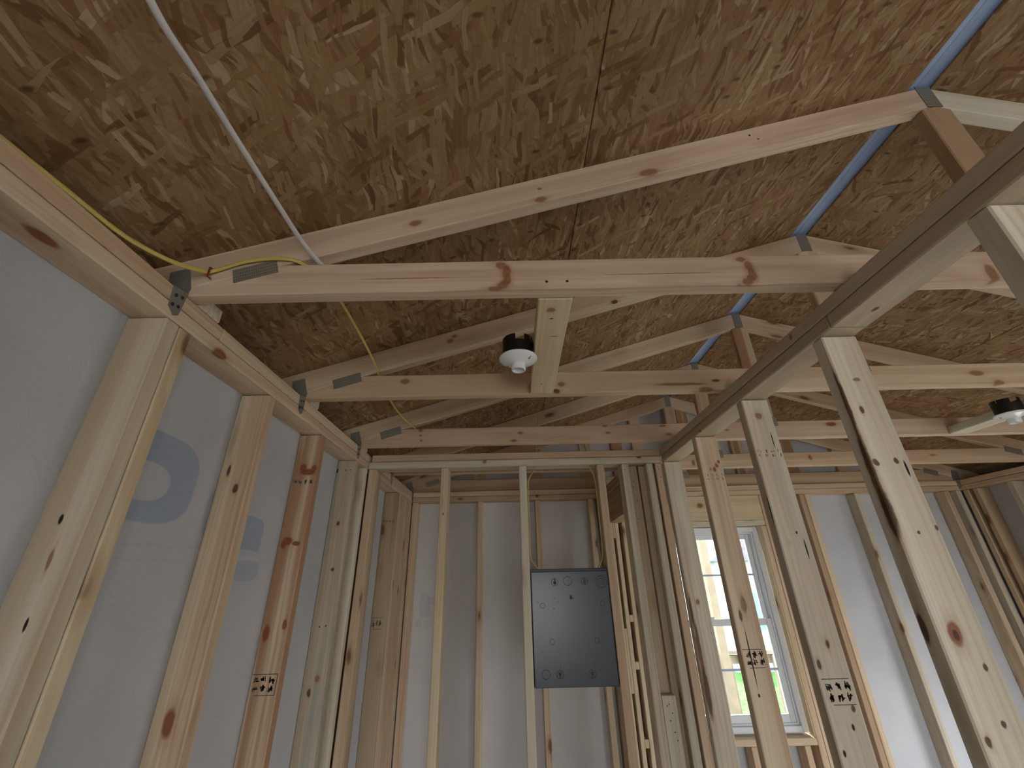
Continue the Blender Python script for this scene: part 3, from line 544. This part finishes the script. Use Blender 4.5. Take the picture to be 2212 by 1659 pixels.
wq = empty('wall_front', (1.3, Y0, 0), 'structure')
for a, b, c, d in ((-.875, -.26, 0, ZT+1), (.80, 1.6, 0, ZT+1), (3.1, 3.5, 0, ZT+1), (-.26, .80, 0, .78), (-.26, .80, 1.98, ZT+1), (1.6, 3.1, 2.08, ZT+1)):
    sheet('house_wrap', wq, a, b, Y0-.094, Y0-.090, c, d, WRAP_P); sheet('siding', wq, a, b, Y0-.13, Y0-.10, c, d, SHEATH)
bx('top_plate', XL+.002, XW-.002, Y0-D, Y0, ZP, ZS-G, None, wq, 0, tone='warm')
bx('top_plate', XL+.002, XW-.002, Y0-D, Y0, ZS, ZT-G, None, wq, 0, tone='warm')
for x in (-.74, -.302, .81, 1.2, 1.558, 3.106, 3.34): bx('stud', x, x+T, Y0-D, Y0, T, ZP-G, None, wq, 2, tone='warm')
bx('header_board', -.262, .808, Y0-D, Y0, 1.98, 2.18, None, wq, 0, tone='warm'); bx('sill_plate', -.262, .808, Y0-D, Y0, .74, .778, None, wq, 0, tone='warm')
bx('header_board', 1.598, 3.104, Y0-D, Y0, 2.08, 2.28, None, wq, 0, tone='warm')

# ---------------------------------------------------------------- ceiling: strand board roof deck
ce = empty('ceiling', (XK, 0, ZK), 'structure')
ang = math.atan(SL)
def roof_panel(xa, xb, y0, y1, name='osb_panel', mat=OSB, off=0.0, th=.011, bev=.0015):
    sg = 1 if xb <= XK+.01 else -1
    a = ang*sg; xm = (xa+xb)/2; L = (xb-xa)/math.cos(ang)
    M = Matrix.Translation((xm, (y0+y1)/2, ztop(xm))) @ Matrix.Rotation(-a, 4, 'Y') @ Matrix.Translation((0, 0, off+th/2+.0005))
    return link(name, boxmesh(L, y1-y0, th, bev, name), mat, M, ce)
for xa, xb, ys in ((-1.19, .218, (-3.02, -1.03, 1.427, 3.34)), (.2205, 1.262, (-3.02, .20, 2.637, 3.34)), (1.334, 2.40, (-3.02, .20, 2.637, 3.34)), (2.4025, 3.81, (-3.02, -1.03, 1.427, 3.34))):
    for a, b in zip(ys, ys[1:]): roof_panel(xa, xb, a, b-.002)
roof_panel(-1.19, 1.235, -3.03, 3.35, 'roof_felt', SHEATH, .014, .006)
roof_panel(1.365, 3.81, -3.03, 3.35, 'roof_felt', SHEATH, .014, .006)
roof_panel(1.20, 1.3090, -3.03, 3.35, 'ridge_membrane', MEMB, .0125, .001, 0)
roof_panel(1.3090, 1.40, -3.03, 3.35, 'ridge_membrane', MEMB, .0125, .001, 0)

bx('ridge_cap', 1.302, 1.316, -3.03, 3.35, ZK+.0105, ZK+.0125, MEMB, ce, 1, bev=0)
# ---------------------------------------------------------------- roof trusses
zb = lambda x: ztop(x)-.093
def truss(i, y, label, tones, kb=None, kt=None):
    r = empty('roof_truss', (XK, y, ZT), None, label, 'truss', 'roof trusses in a row')
    y1 = y+T
    XRR = 2*XK+.841
    # bottom chord, heels cut on the slope
    x1 = XK-(ZK-.093-(ZT+D))/SL; x2 = 2*XK-x1
    prism('bottom_chord', [(-.835, ZT+.0015), (XRR-.006, ZT+.0015), (x2, ZT+D), (x1, ZT+D)], y, y1, 0, None, r, tone=tones[0], marks=kb, knots=kb is None)
    prism('top_chord', [(-1.15, zb(-1.15)+.0005), (XK-.0006, zb(XK)), (XK-.0006, ZK), (-1.15, ztop(-1.15))], y, y1, ang, None, r, tone=tones[1], marks=kt, knots=kt is None)
    prism('top_chord', [(XK+.0006, zb(XK)), (2*XK+1.15, zb(-1.15)+.0005), (2*XK+1.15, ztop(-1.15)), (XK+.0006, ZK)], y, y1, -ang, None, r, tone=tones[2])
    k = D/2
    prism('king_post', [(XK-k, ZT+D+.001), (XK+k, ZT+D+.001), (XK+k, zb(XK+k)-.001), (XK, zb(XK)-.001), (XK-k, zb(XK-k)-.001)], y, y1, math.pi/2, None, r, tone=tones[3])
    for yy, s in ((y-.0012, -1), (y1+.0012, 1)):
        for sg in (1, -1):
            xc = -.610 if sg == 1 else 2*XK+.610; zc = zb(-.610)-.0005
            M = Matrix.Translation((xc, yy, zc)) @ Matrix.Rotation(-ang*sg, 4, 'Y')
            link('nail_plate', boxmesh(.105, .0016, .040, 0, 'nail_plate'), PLATE, M, r)
        M = Matrix.Translation((XK, yy, zb(XK)+.045)); link('nail_plate', boxmesh(.046, .0016, .10, 0, 'nail_plate'), PLATE, M, r)
        M = Matrix.Translation((XK, yy, ZT+D)); link('nail_plate', boxmesh(.10, .0016, .05, 0, 'nail_plate'), PLATE, M, r)
    # twisted steel ties down to the wall plates
    for sg in (1, -1):
        f = lambda x: x if sg == 1 else 2*XK-x
        bm = bmesh.new()
        def slab(P, n, t=.0016):
            n = Vector(n)*t; A = [bm.verts.new(Vector(p)) for p in P]; B = [bm.verts.new(Vector(p)+n) for p in P]
            m_ = len(P); bm.faces.new(A); bm.faces.new(B[::-1])
            for q in range(m_): bm.faces.new((A[q], A[(q+1) % m_], B[(q+1) % m_], B[q]))
        xi = f(XL)
        slab([(xi, y-.044, ZT-.004), (xi, y-.002, ZT+.004), (xi, y-.008, ZP+.016), (xi, y-.020, ZP+.008), (xi, y-.040, ZP+.022)], (sg, 0, 0))
        slab([(f(XL-.004), y-.001, ZT-.01), (f(XL+.0016), y-.001, ZT+.02), (f(XL-.018), y-.001, ZT+.082), (f(XL-.062), y-.001, ZT+.07), (f(XL-.050), y-.001, ZT+.004)], (0, -1, 0))
        slab([(xi, y-.044, ZT-.004), (f(XL-.050), y-.003, ZT+.006), (f(XL+.0016), y-.002, ZT+.022), (xi, y-.002, ZT+.003)], (sg*.3, -.3, .9))
        bmesh.ops.recalc_face_normals(bm, faces=bm.faces[:])
        link('hurricane_tie', mesh_from(bm, 'hurricane_tie'), STEEL, Matrix.Identity(4), r)
        for dy, dz in ((-.032, .030), (-.016, .034), (-.030, .055), (-.016, .058)):
            pass
    return r
t1 = truss(0, TR[0], 'nearest roof truss, its lower beam marked by two curved brown knots and two holes', ('pink', 'pink', 'pale', 'brown'), 'T1b', 'T1t')
t2 = truss(1, TR[1], 'second roof truss away, where the far end of the lamp board ends', ('warm', 'warm', 'warm', 'warm'), 'T2b', 'T2t')
t3 = truss(2, TR[2], 'third roof truss away, the last before the far stud partition, with three stacked knots', ('pink', 'warm', 'warm', 'red'), 'T3b')
t4 = truss(3, TR[3], 'fourth roof truss away, just beyond the far stud partition', ('warm', 'warm', 'warm', 'warm'), 'T4b')
t5 = truss(4, TR[4]-.002, 'farthest roof truss, set against the white wrapped gable end', ('brown', 'warm', 'warm', 'warm'))
# nail heads in the ties seen on the left plates
for t_, y in ((t1, TR[0]), (t2, TR[1]), (t3, TR[2])):
    for dy, dz in ((-.032, .030), (-.016, .034), (-.031, .055), (-.014, .060)):
        bm = bmesh.new(); bmesh.ops.create_cone(bm, cap_ends=True, segments=10, radius1=.0045, radius2=.0035, depth=.002)
        link('nail_head', mesh_from(bm, 'nail_head'), DARKEN, Matrix.Translation((XL+.0026, y+dy, ZP+dz)) @ Matrix.Rotation(math.pi/2, 4, 'Y'), t_)

# short cleats left on the plate behind the trusses
for i, (y, lab) in enumerate(((TR[0], 'short pale offcut block on the left wall plate behind the nearest truss'), (TR[1], 'short pale offcut block on the left wall plate behind the second truss'), (TR[2], 'short pale offcut block on the left wall plate behind the third truss'))):
    o = bx('wood_block', -.838, XL-.001, y+T+.002, y+T+.080-.006*i, ZT+.0005, ZT+T, None, None, 0, tone='pale'); tag(o, lab, 'wood block', 'offcut blocks on the left wall plate')

# flat boards between trusses that carry the lamp holders
o = bx('lamp_board', .073, .158, TR[0]+T+.0015, TR[1]-.0015, ZT, ZT+T, None, None, 1, marks='B1', tone='cream', knots=False, grain=1.5)
tag(o, 'flat pine board between the first two trusses beside the middle lamp holder', 'board', 'boards carrying lamp holders')
o = bx('lamp_board', 2.205, 2.294, TR[1]+T+.0015, TR[2]-.0015, ZT, ZT+T, None, None, 1, tone='pale')
tag(o, 'flat pale board at right between trusses, beside the lamp holder cut by the frame', 'board', 'boards carrying lamp holders')

# ---------------------------------------------------------------- lamp holders
def lamp(x, y, z, rot, label):
    r = empty('lamp_holder', (x, y, z), None, label, 'lamp holder', 'white lamp holders under black round boxes')
    # round box with notched rim
    bm = bmesh.new(); seg = 72; R0, R1 = .0465, .0440
    def topz(i):
        a = (i/seg*360+rot) % 360
        if 255 < a < 292: return .046
        if 70 < a < 110: return .044
        if 318 < a < 326 or 200 < a < 206: return .053
        return .066
    zs = [topz(i) for i in range(seg)]
    ring = []
    for i in range(seg):
        a = 2*math.pi*i/seg; c, s = math.cos(a), math.sin(a)
        j = (i-1) % seg
        ring.append((c, s))
    for i in range(seg):
        a, b = ring[i], ring[(i+1) % seg]; zt_ = zs[i]
        V = [bm.verts.new((p[0]*R, p[1]*R, h)) for p in (a, b) for R in (R0, R1) for h in (.006, zt_)]
        # a:R0lo,R0hi,R1lo,R1hi  b: ...
        al, ah, cl, ch, bl, bh, dl, dh = V
        for q in ((al, bl, bh, ah), (cl, ch, dh, dl), (ah, bh, dh, ch), (al, cl, dl, bl), (al, ah, ch, cl), (bl, dl, dh, bh)): bm.faces.new(q)
    link('junction_box', mesh_from(bm, 'junction_box'), BLACK, Matrix.Translation((x, y, z)), r)
    lathe('box_floor', [(0, .006), (.0455, .006), (.0455, .009), (0, .009)], (x, y, z), BLACK, r)
    lathe('flange', [(0, .0055), (.0560, .0055), (.0575, .003), (.0565, .0), (.050, -.0035), (.036, -.0085), (.026, -.0125), (.0215, -.016), (.0, -.016)], (x, y, z), PORC, r)
    lathe('socket', [(.0225, -.0145), (.0212, -.024), (.0212, -.034), (.0195, -.036), (.0168, -.0355), (.0162, -.020), (0, -.019)], (x, y, z), PORC, r)
    # screw slots cut in the rim: dark slot and screw
    for a in (rot-38, rot+142):
        a = math.radians(a); u = Vector((math.cos(a), math.sin(a), 0)); v = Vector((-u.y, u.x, 0))
        c0 = Vector((x, y, z))
        n = Vector((0, 0, -1)); P = []
        f = lambda rr, w, zz: c0+u*rr+v*w+Vector((0, 0, zz))
        q = [f(.0578, .0016, .0012), f(.0578, -.0016, .0012), f(.041, -.0013, -.0072), f(.041, .0013, -.0072)]
        quads('screw_slot', [q], DARKEN, r, .0004, (0, 0, -1))
        bm = bmesh.new(); bmesh.ops.create_cone(bm, cap_ends=True, segments=12, radius1=.0032, radius2=.0026, depth=.003)
        link('screw', mesh_from(bm, 'screw'), STEEL, Matrix.Translation(f(.040, 0, -.0085)), r)
    return r
lamp(.026, 1.104, 2.440, 0, 'white porcelain lamp holder under a black box, in the middle of the view')
lamp(2.158, 1.695, 2.440, 20, 'white porcelain lamp holder under a black box, cut by the right frame edge')
for (x, y, lab) in ((.026, 1.104, 'grey cable loop entering the black box of the middle lamp holder'),):
    o = cable('lamp_cable', [(.040, 1.125, 2.458), (.050, 1.13, 2.500), (.070, 1.135, 2.516), (.10, 1.138, 2.508), (.135, 1.14, 2.503)], .0052, .0028, WHT); tag(o, lab, 'cable')
    bm = bmesh.new()

# ---------------------------------------------------------------- cables
o = cable('white_cable', [(-.36, -.35, 2.66), (-.44, -.1, 2.64), (-.49, .12, 2.655), (-.508, .303, 2.61), (-.505, .40, 2.603), (-.504, .52, 2.60), (-.498, .66, 2.592), (-.487, .74, 2.578), (-.468, .786, 2.560), (-.455, .815, 2.553), (-.45, .86, 2.553)], .0066, .0036, WHT, side=(1, 0, 0))
tag(o, 'white cable hanging from the roof down to the nearest truss', 'cable')
zc = ZT+D+.004
o = cable('yellow_cable', [(-.80, -.6, ZT+.006), (-.785, .0, ZT+.006), (-.772, .35, ZT+.006), (-.762, .509, ZT+.008), (-.757, .60, ZT+.010), (-.748, .655, ZT+.016), (-.735, .715, ZT+.030), (-.722, .765, ZT+.052), (-.708, .787, ZT+.066),
    (-.638, .787, ZT+.0925), (-.575, .787, ZT+.1015), (-.525, .790, ZT+.099), (-.497, .805, zc), (-.475, .85, zc), (-.466, .95, zc-.001), (-.467, 1.12, zc-.006), (-.480, 1.30, zc-.003), (-.493, 1.40, zc), (-.505, 1.50, zc), (-.514, 1.68, zc-.006), (-.510, 1.86, zc-.004), (-.492, 2.01, zc), (-.485, 2.06, zc)], .0054, .0034, YEL, side=(0, 0, 1))
tag(o, 'yellow cable running along the left plate and over three trusses', 'cable')
o = empty('cable_staple', (-.711, .786, 2.52), None, 'small red cable staple on the heel of the nearest truss', 'staple')
bx('staple_bridge', -.7145, -.7090, .7805, .7835, 2.5075, 2.5345, REDST, o, bev=.0008)
bx('staple_leg', -.7140, -.7095, .7835, .7945, 2.5335, 2.5350, STEEL, o, bev=.0003); bx('staple_leg', -.7140, -.7095, .7835, .7945, 2.5070, 2.5085, STEEL, o, bev=.0003)
yc = YF+.045
o = cable('yellow_cable', [(.16, yc+.1, ZT+.25), (.142, yc+.02, ZT+.10), (.135, yc, ZT+.02), (.130, yc, ZP+.01), (.112, yc, ZP-.025), (.092, yc, ZP-.055), (.0835, yc, ZP-.10), (.082, yc, ZP-.25), (.081, yc, 2.05), (.082, yc, 1.960), (.088, yc-.008, 1.925), (.104, yc-.012, 1.902), (.122, yc-.014, 1.882), (.126, yc-.014, 1.872)], .0046, .0030, YEL)
tag(o, 'yellow cable dropping along the stud into the left top of the grey panel', 'cable', 'cables feeding the grey panel')
o = cable('yellow_cable', [(.38, yc+.1, ZT+.25), (.395, yc+.02, ZT+.10), (.402, yc, ZT+.02), (.408, yc, ZP+.01), (.424, yc, ZP-.025), (.434, yc, ZP-.06), (.4385, yc, ZP-.12), (.4375, yc, ZP-.3), (.4380, yc, 2.05), (.4360, yc, 1.965), (.428, yc-.008, 1.925), (.412, yc-.012, 1.898), (.399, yc-.014, 1.880), (.396, yc-.014, 1.872)], .0046, .0030, YEL)
tag(o, 'yellow cable dropping along the stud into the right top of the grey panel', 'cable', 'cables feeding the grey panel')

# ---------------------------------------------------------------- electrical panel, seen from its back
pn = empty('electrical_panel', (.26, YF+.05, 1.42), None, 'blue-grey steel electrical panel box fixed between two studs of the far partition', 'electrical panel')
PX0, PX1, PZ0, PZ1 = .079, .441, 1.421, 1.8745
bx('panel_body', PX0-.0022, PX1+.0022, YF+.008, YF+.098, PZ0+.001, PZ1+.012, DARKEN, pn, bev=.002)
bx('back_plate', PX0, PX1, YF+.002, YF+.0105, PZ0, PZ1, ENAMEL, pn, bev=.0025)
def disc(name, x, z, r, mat, y, par, d=.0006, seg=20, sx=1, sz=1):
    bm = bmesh.new(); bmesh.ops.create_cone(bm, cap_ends=True, segments=seg, radius1=r, radius2=r, depth=d)
    me = mesh_from(bm, name); M = Matrix.Translation((x, y, z)) @ Matrix.Diagonal((sx, 1, sz, 1)) @ Matrix.Rotation(math.pi/2, 4, 'X')
    return link(name, me, mat, M, par)
def ringd(name, x, z, r, y, par, w=.0016):
    bm = bmesh.new(); n = 28
    A = [bm.verts.new((r*math.cos(2*math.pi*i/n), 0, r*math.sin(2*math.pi*i/n))) for i in range(n)]
    B = [bm.verts.new(((r-w*.5)*math.cos(2*math.pi*i/n), -.0012, (r-w*.5)*math.sin(2*math.pi*i/n))) for i in range(n)]
    Cc = [bm.verts.new(((r-w)*math.cos(2*math.pi*i/n), 0, (r-w)*math.sin(2*math.pi*i/n))) for i in range(n)]
    for P, Q in ((A, B), (B, Cc)):
        for i in range(n): bm.faces.new((P[i], P[(i+1) % n], Q[(i+1) % n], Q[i]))
    return link(name, mesh_from(bm, name), ENAMEL, Matrix.Translation((x, y, z)), par)
yp = YF+.0016
for x, z, up in ((.190, 1.829, 1), (.329, 1.830, 1), (.190, 1.468, -1), (.329, 1.468, -1)):
    ringd('embossed_ring', x, z, .0165, yp+.0004, pn)
    disc('keyhole', x, z-.003*up, .0075, BLACK, yp, pn); bx('keyhole_slot', x-.0025, x+.0025, yp-.0004, yp+.0003, z+(0 if up > 0 else -.016), z+(.016 if up > 0 else 0), BLACK, pn, bev=0)
disc('keyhole', .2600, 1.765, .0062, BLACK, yp, pn, sz=1.5)
for x, z, r in ((.25, 1.833, .020), (.406, 1.827, .026), (.406, 1.827, .015), (.13, 1.47, .018), (.128, 1.733, .0115), (.403, 1.737, .0115), (.163, 1.590, .0115), (.363, 1.592, .0115)): ringd('knockout_ring', x, z, r, yp+.0004, pn)
Q = []
for px, py in ((467, 590), (430, 548), (418, 672), (828, 540), (793, 580), (827, 583), (645, 548), (577, 772), (643, 747), (1035, 560), (228, 587), (797, 1015), (243, 1002), (487, 1318), (487, 1360), (878, 1310), (880, 1350), (687, 1388), (1020, 680), (1055, 740), (278, 1185), (577, 1395)):
    x = .079+(px-147-(py-200)*.028)/(1061-147-(py-200)*-.05)*.362; z = 1.8745-(py-205)/1375*.4535
    Q.append([(x-.0022, yp, z-.0022), (x+.0022, yp, z-.0022), (x+.0022, yp, z+.0022), (x-.0022, yp, z+.0022)])
o = quads('small_holes', Q, BLACK, pn, .0002); o['kind'] = 'stuff'

# ---------------------------------------------------------------- grade stamps inked on studs (illegible marks)
def frame_(x0, x1, z0, z1, y, sides='tblr', w=.0018):
    q = []
    R = lambda a, b, c, d: q.append([(a, y, c), (b, y, c), (b, y, d), (a, y, d)])
    if 't' in sides: R(x0, x1, z1-w, z1)
    if 'b' in sides: R(x0+.2*(x1-x0), x1, z0, z0+w)
    if 'r' in sides: R(x1-w, x1, z0, z1)
    if 'l' in sides: R(x0, x0+w, z0, z1)
    return q
def glyphs(x0, x1, z0, z1, y, cols, rows, seed, dens=3):
    r = random.Random(seed); q = []; cw = (x1-x0)/cols; rh = (z1-z0)/rows
    for i in range(cols):
        for j in range(rows):
            cx = x0+(i+.5)*cw; cz = z0+(j+.5)*rh
            for k in range(dens):
                a = r.uniform(-.3, .3); w = cw*r.uniform(.05, .10); h = rh*r.uniform(.12, .34); ox = r.uniform(-.26, .26)*cw; oz = r.uniform(-.22, .22)*rh
                if r.random() < .45: w, h = h*.7, w*.7
                P = []
                for sx_, sz_ in ((-1, -1), (1, -1), (1, 1), (-1, 1)):
                    px, pz = sx_*w, sz_*h; P.append((cx+ox+px*math.cos(a)-pz*math.sin(a), y, cz+oz+px*math.sin(a)+pz*math.cos(a)))
                q.append(P)
    return q
yl3, yr3, yr4, yr2 = 1.5906, 1.3192, 1.7239, 2.79
o = quads('grade_stamp', frame_(-.838, -.757, 1.531, 1.588, yl3, 'tbr')+glyphs(-.835, -.762, 1.536, 1.583, yl3, 3, 2, 4, 9), INK, L3)
o = quads('grade_stamp', glyphs(-.836, -.757, 2.186, 2.206, yl3, 4, 1, 5, 9), INKF, L3)
o = quads('grade_stamp', frame_(.796, .868, 1.534, 1.591, yr3, 'tb')+glyphs(.798, .872, 1.540, 1.585, yr3, 3, 2, 6, 8), INK, R3s)
o = quads('grade_stamp', glyphs(.792, .877, 2.181, 2.210, yr3, 4, 2, 7, 3), INKF, R3s)
o = quads('grade_stamp', frame_(.793, .860, 1.549, 1.605, yr4, 'tb')+glyphs(.797, .866, 1.555, 1.60, yr4, 3, 2, 8, 8), INK, R4s)
o = quads('grade_stamp', glyphs(.796, .877, 2.196, 2.224, yr4, 4, 2, 9, 3), INKF, R4s)
o = quads('grade_stamp', frame_(-.835, -.775, 1.60, 1.66, 2.79, 'tb')+glyphs(-.835, -.777, 1.606, 1.653, 2.79, 3, 1, 10, 7), INK, LS)
o = quads('grade_stamp', glyphs(-.836, -.757, 2.19, 2.215, 2.79, 4, 1, 11, 8), INKF, LS)

# nail heads / holes on the stud pack at the right of the far partition
for (x, z, yy, par) in [(.588, 2.35, YF, wf), (.765, 2.362, YF, wf), (.768, 2.350, YF, wf), (.772, 2.31, YF, wf), (.632, 1.350, YF+.002, wf), (.640, 1.356, YF+.002, wf), (.650, 1.325, YF+.002, wf), (.637, 1.30, YF+.002, wf), (.648, 1.262, YF+.002, wf), (.655, 1.235, YF+.002, wf), (.64, 2.30, YF+.05, wf), (.625, 2.285, YF+.05, wf), (.635, 2.27, YF+.05, wf), (.645, 2.2, YF+.05, wf), (.64, 2.11, YF+.05, wf)]:
    disc('nail_head', x, z, .0026, DARKEN, yy-.0004, par, seg=10)

# ---------------------------------------------------------------- window in the back wall
wn = empty('window_1', (1.34, YO, WZ0), 'structure')
def frame(name, x0, x1, z0, z1, y0, y1, w, mat, par, wt=None):
    wt = wt or w
    a = bx(name, x0, x0+w, y0, y1, z0, z1, mat, par, 2); b = bx(name, x1-w, x1, y0, y1, z0, z1, mat, par, 2)
    c = bx(name, x0+w, x1-w, y0, y1, z0, z0+wt, mat, par, 0); d = bx(name, x0+w, x1-w, y0, y1, z1-wt, z1, mat, par, 0)
frame('window_frame', WX0+.004, WX1-.006, WZ0+.010, WZ1-.005, 3.245, 3.335, .034, VINYL, wn)
# inner step of the frame
frame('frame_stop', WX0+.038, WX1-.040, WZ0+.044, WZ1-.039, 3.262, 3.325, .012, VINYL, wn)
up = link('sash', boxmesh(.001, .001, .001, 0, 'sash'), VINYL, Matrix.Translation((1.34, 3.31, 1.8)), wn)
frame('sash_rail', WX0+.050, WX1-.052, 1.535, WZ1-.051, 3.298, 3.322, .034, VINYL, wn)
frame('sash_rail', WX0+.050, WX1-.052, WZ0+.056, 1.572, 3.268, 3.294, .036, VINYL, wn, .042)
bx('sash_lock', 1.31, 1.36, 3.262, 3.285, 1.572, 1.585, VINYL, wn)
gx0, gx1 = WX0+.084, WX1-.086
bx('pane', gx0-.004, gx1+.004, 3.308, 3.312, 1.565, WZ1-.081, GLASS, wn, bev=0)
bx('pane', gx0-.002, gx1+.002, 3.279, 3.283, WZ0+.094, 1.532, GLASS, wn, bev=0)
bx('muntin', gx0, gx1, 3.303, 3.307, 1.838, 1.850, plain('muntin_vinyl', (.50, .58, .78), .4), wn, 0, bev=.001)
MV = bpy.data.materials['muntin_vinyl']
bx('muntin', gx0, gx1, 3.274, 3.278, 1.274, 1.288, MV, wn, 0, bev=.001)
bx('muntin', 1.334, 1.346, 3.3025, 3.3065, 1.57, WZ1-.085, MV, wn, 2, bev=.001)
bx('muntin', 1.334, 1.346, 3.2735, 3.2775, WZ0+.098, 1.53, MV, wn, 2, bev=.001)
bpy.data.objects.remove(up)
def sticker_mat():
    m = N('blue_film_label'); t = m.n('BsdfTranslucent'); x = m.n('MixShader'); tc = m.n('TexCoord').outputs['Object']
    c = m.mix(m.mr(m.noise(m.vm('MULTIPLY', tc, (60, 1, 120)), 1, 2), .5, .6), (.35, .62, .82, 1), (.20, .45, .62, 1))
    m.l(c, t.inputs[0]); m.l(c, m.b.inputs['Base Color']); x.inputs[0].default_value = .6
    m.l(m.b.outputs[0], x.inputs[1]); m.l(t.outputs[0], x.inputs[2]); m.l(x.outputs[0], m.out.inputs[0]); return m.m
o = bx('window_label', 1.10, 1.185, 3.2775, 3.2785, 1.22, 1.45, sticker_mat(), wn, 2, bev=0)
bx('jamb_liner', WX1-.004, WX1+.0035, YB, 3.245, WZ0, WZ1, None, wn, 2, tone='cream'); bx('jamb_liner', WX0-.0035, WX0+.004, YB, 3.245, WZ0, WZ1, None, wn, 2, tone='cream')

# ---------------------------------------------------------------- outside, seen through the window
GRASS = plain('lawn_grass', (.055, .15, .035), .9, .1, 0, .4)
DECKM = plain('weathered_deck_wood', (.20, .195, .19), .8, .1, 0, .12)
POSTM = plain('fresh_deck_lumber', (.21, .165, .11), .7, .2, 0, .1)
g = empty('lawn', (3, 20, -.7), 'structure')
sheet('ground', g, -60, 60, 9.5, 90, -.75, -.7, GRASS)
gg = empty('near_ground', (0, 0, -.7), 'structure'); sheet('ground', gg, -60, 60, -60, 9.49, -.75, -.7, plain('grey_ground', (.36, .35, .335), .9, .1, 0, .2))  # unseen near ground, added in grey so bounced light is not green
pd = empty('porch_deck', (2.5, 4.6, 0), 'structure')
for i in range(17):
    y = 3.45+i*.145; bx('deck_board', .2, 5.2, y, y+.138, -.06, -.022, DECKM, pd, 0)
rl = empty('deck_railing', (2.5, 5.86, 0), None, 'wooden porch railing with square balusters seen through the window', 'railing')
bx('top_rail', .2, 5.2, 5.80, 5.94, 1.0, 1.038, POSTM, rl, 0); bx('rail', .2, 5.2, 5.85, 5.888, .90, .985, POSTM, rl, 0); bx('rail', .2, 5.2, 5.85, 5.888, .08, .165, POSTM, rl, 0)
for i in range(38):
    x = .28+i*.13; bx('baluster', x, x+T, 5.81, 5.848, .04, .985, POSTM, rl, 2, bev=.001)
for x, lab in ((2.372, 'square porch post left of centre in the window view'), (4.6, 'square porch post at the far right end of the porch railing')):
    o = bx('porch_post', x, x+.09, 5.70, 5.79, -.02, 2.9, POSTM, None, 2); tag(o, lab, 'post')
def house(x, y, w, d, h, rz, label, roofc):
    r = empty('house', (x, y, -.7), None, label, 'house')
    SID = bpy.data.materials.get('pale_siding') or plain('pale_siding', (.40, .40, .42), .8)
    RF = plain('roof_shingles', roofc, .9, .1, 0, .15); WN = bpy.data.materials.get('far_window_glass') or plain('far_window_glass', (.10, .25, .28), .15, .6)
    bx('wall', x, x+w, y, y+d, -.7, h, SID, r, 0, bev=0)
    prism('roof', [(x-.3, h), (x+w+.3, h), (x+w/2, h+w*.28)], y-.3, y+d, 0, RF, r, bev=0)
    for i in range(int(w//1.8)):
        xx = x+.5+i*1.8; bx('window', xx, xx+.8, y-.03, y, h-1.9, h-.9, WN, r, 2, bev=0)
    bx('door', x+w*.5, x+w*.5+.9, y-.03, y, -.6, 1.35, plain('far_door', (.5, .2, .15), .6), r, 2, bev=0)
house(6.4, 14.5, 6.5, 7, 2.25, 0, 'pale house with a dark gable roof seen in the upper window sash', (.16, .14, .19))
house(-1.6, 24, 7, 6, 3.2, 0, 'pale two window house farther off, left in the upper sash', (.5, .5, .5))
vt = empty('pickup_truck', (15.0, 35.8, -.7), None, 'small blue pickup truck parked far beyond the porch', 'truck')
BLU = plain('truck_blue_paint', (.05, .16, .42), .3, .5)
prism('truck_body', [(13.7, -.30), (17.6, -.30), (17.6, .45), (16.2, .5), (15.9, 1.15), (14.8, 1.15), (14.6, .5), (13.7, .45)], 35.0, 36.8, 0, BLU, vt, bev=.03)
prism('windscreen', [(14.85, .55), (15.85, .55), (15.75, 1.05), (14.95, 1.05)], 34.98, 35.0, 0, DARKEN, vt, bev=0)
for x in (14.4, 16.8): disc('wheel', x, -.36, .34, BLACK, 35.02, vt, .2, 24)
rt_ = random.Random(5)
for i, (x, y, s, lab) in enumerate(((12.5, 30, 2.6, 'round green tree behind the houses, right'), (4.0, 42, 3.2, 'round green tree far behind the houses, left'))):
    tr = empty('tree', (x, y, -.7), None, lab, 'tree'); bm = bmesh.new()
    for k in range(14):
        M = Matrix.Translation((rt_.uniform(-.6, .6)*s, rt_.uniform(-.6, .6)*s, rt_.uniform(.7, 1.9)*s)); bmesh.ops.create_icosphere(bm, subdivisions=2, radius=s*rt_.uniform(.35, .6), matrix=M)
    link('crown', mesh_from(bm, 'crown'), GRASS, Matrix.Translation((x, y, -.7)), tr)
    lathe('trunk', [(.2, 0), (.15, 1.0*s)], (x, y, -.7), plain('bark', (.2, .14, .1)), tr, 10)
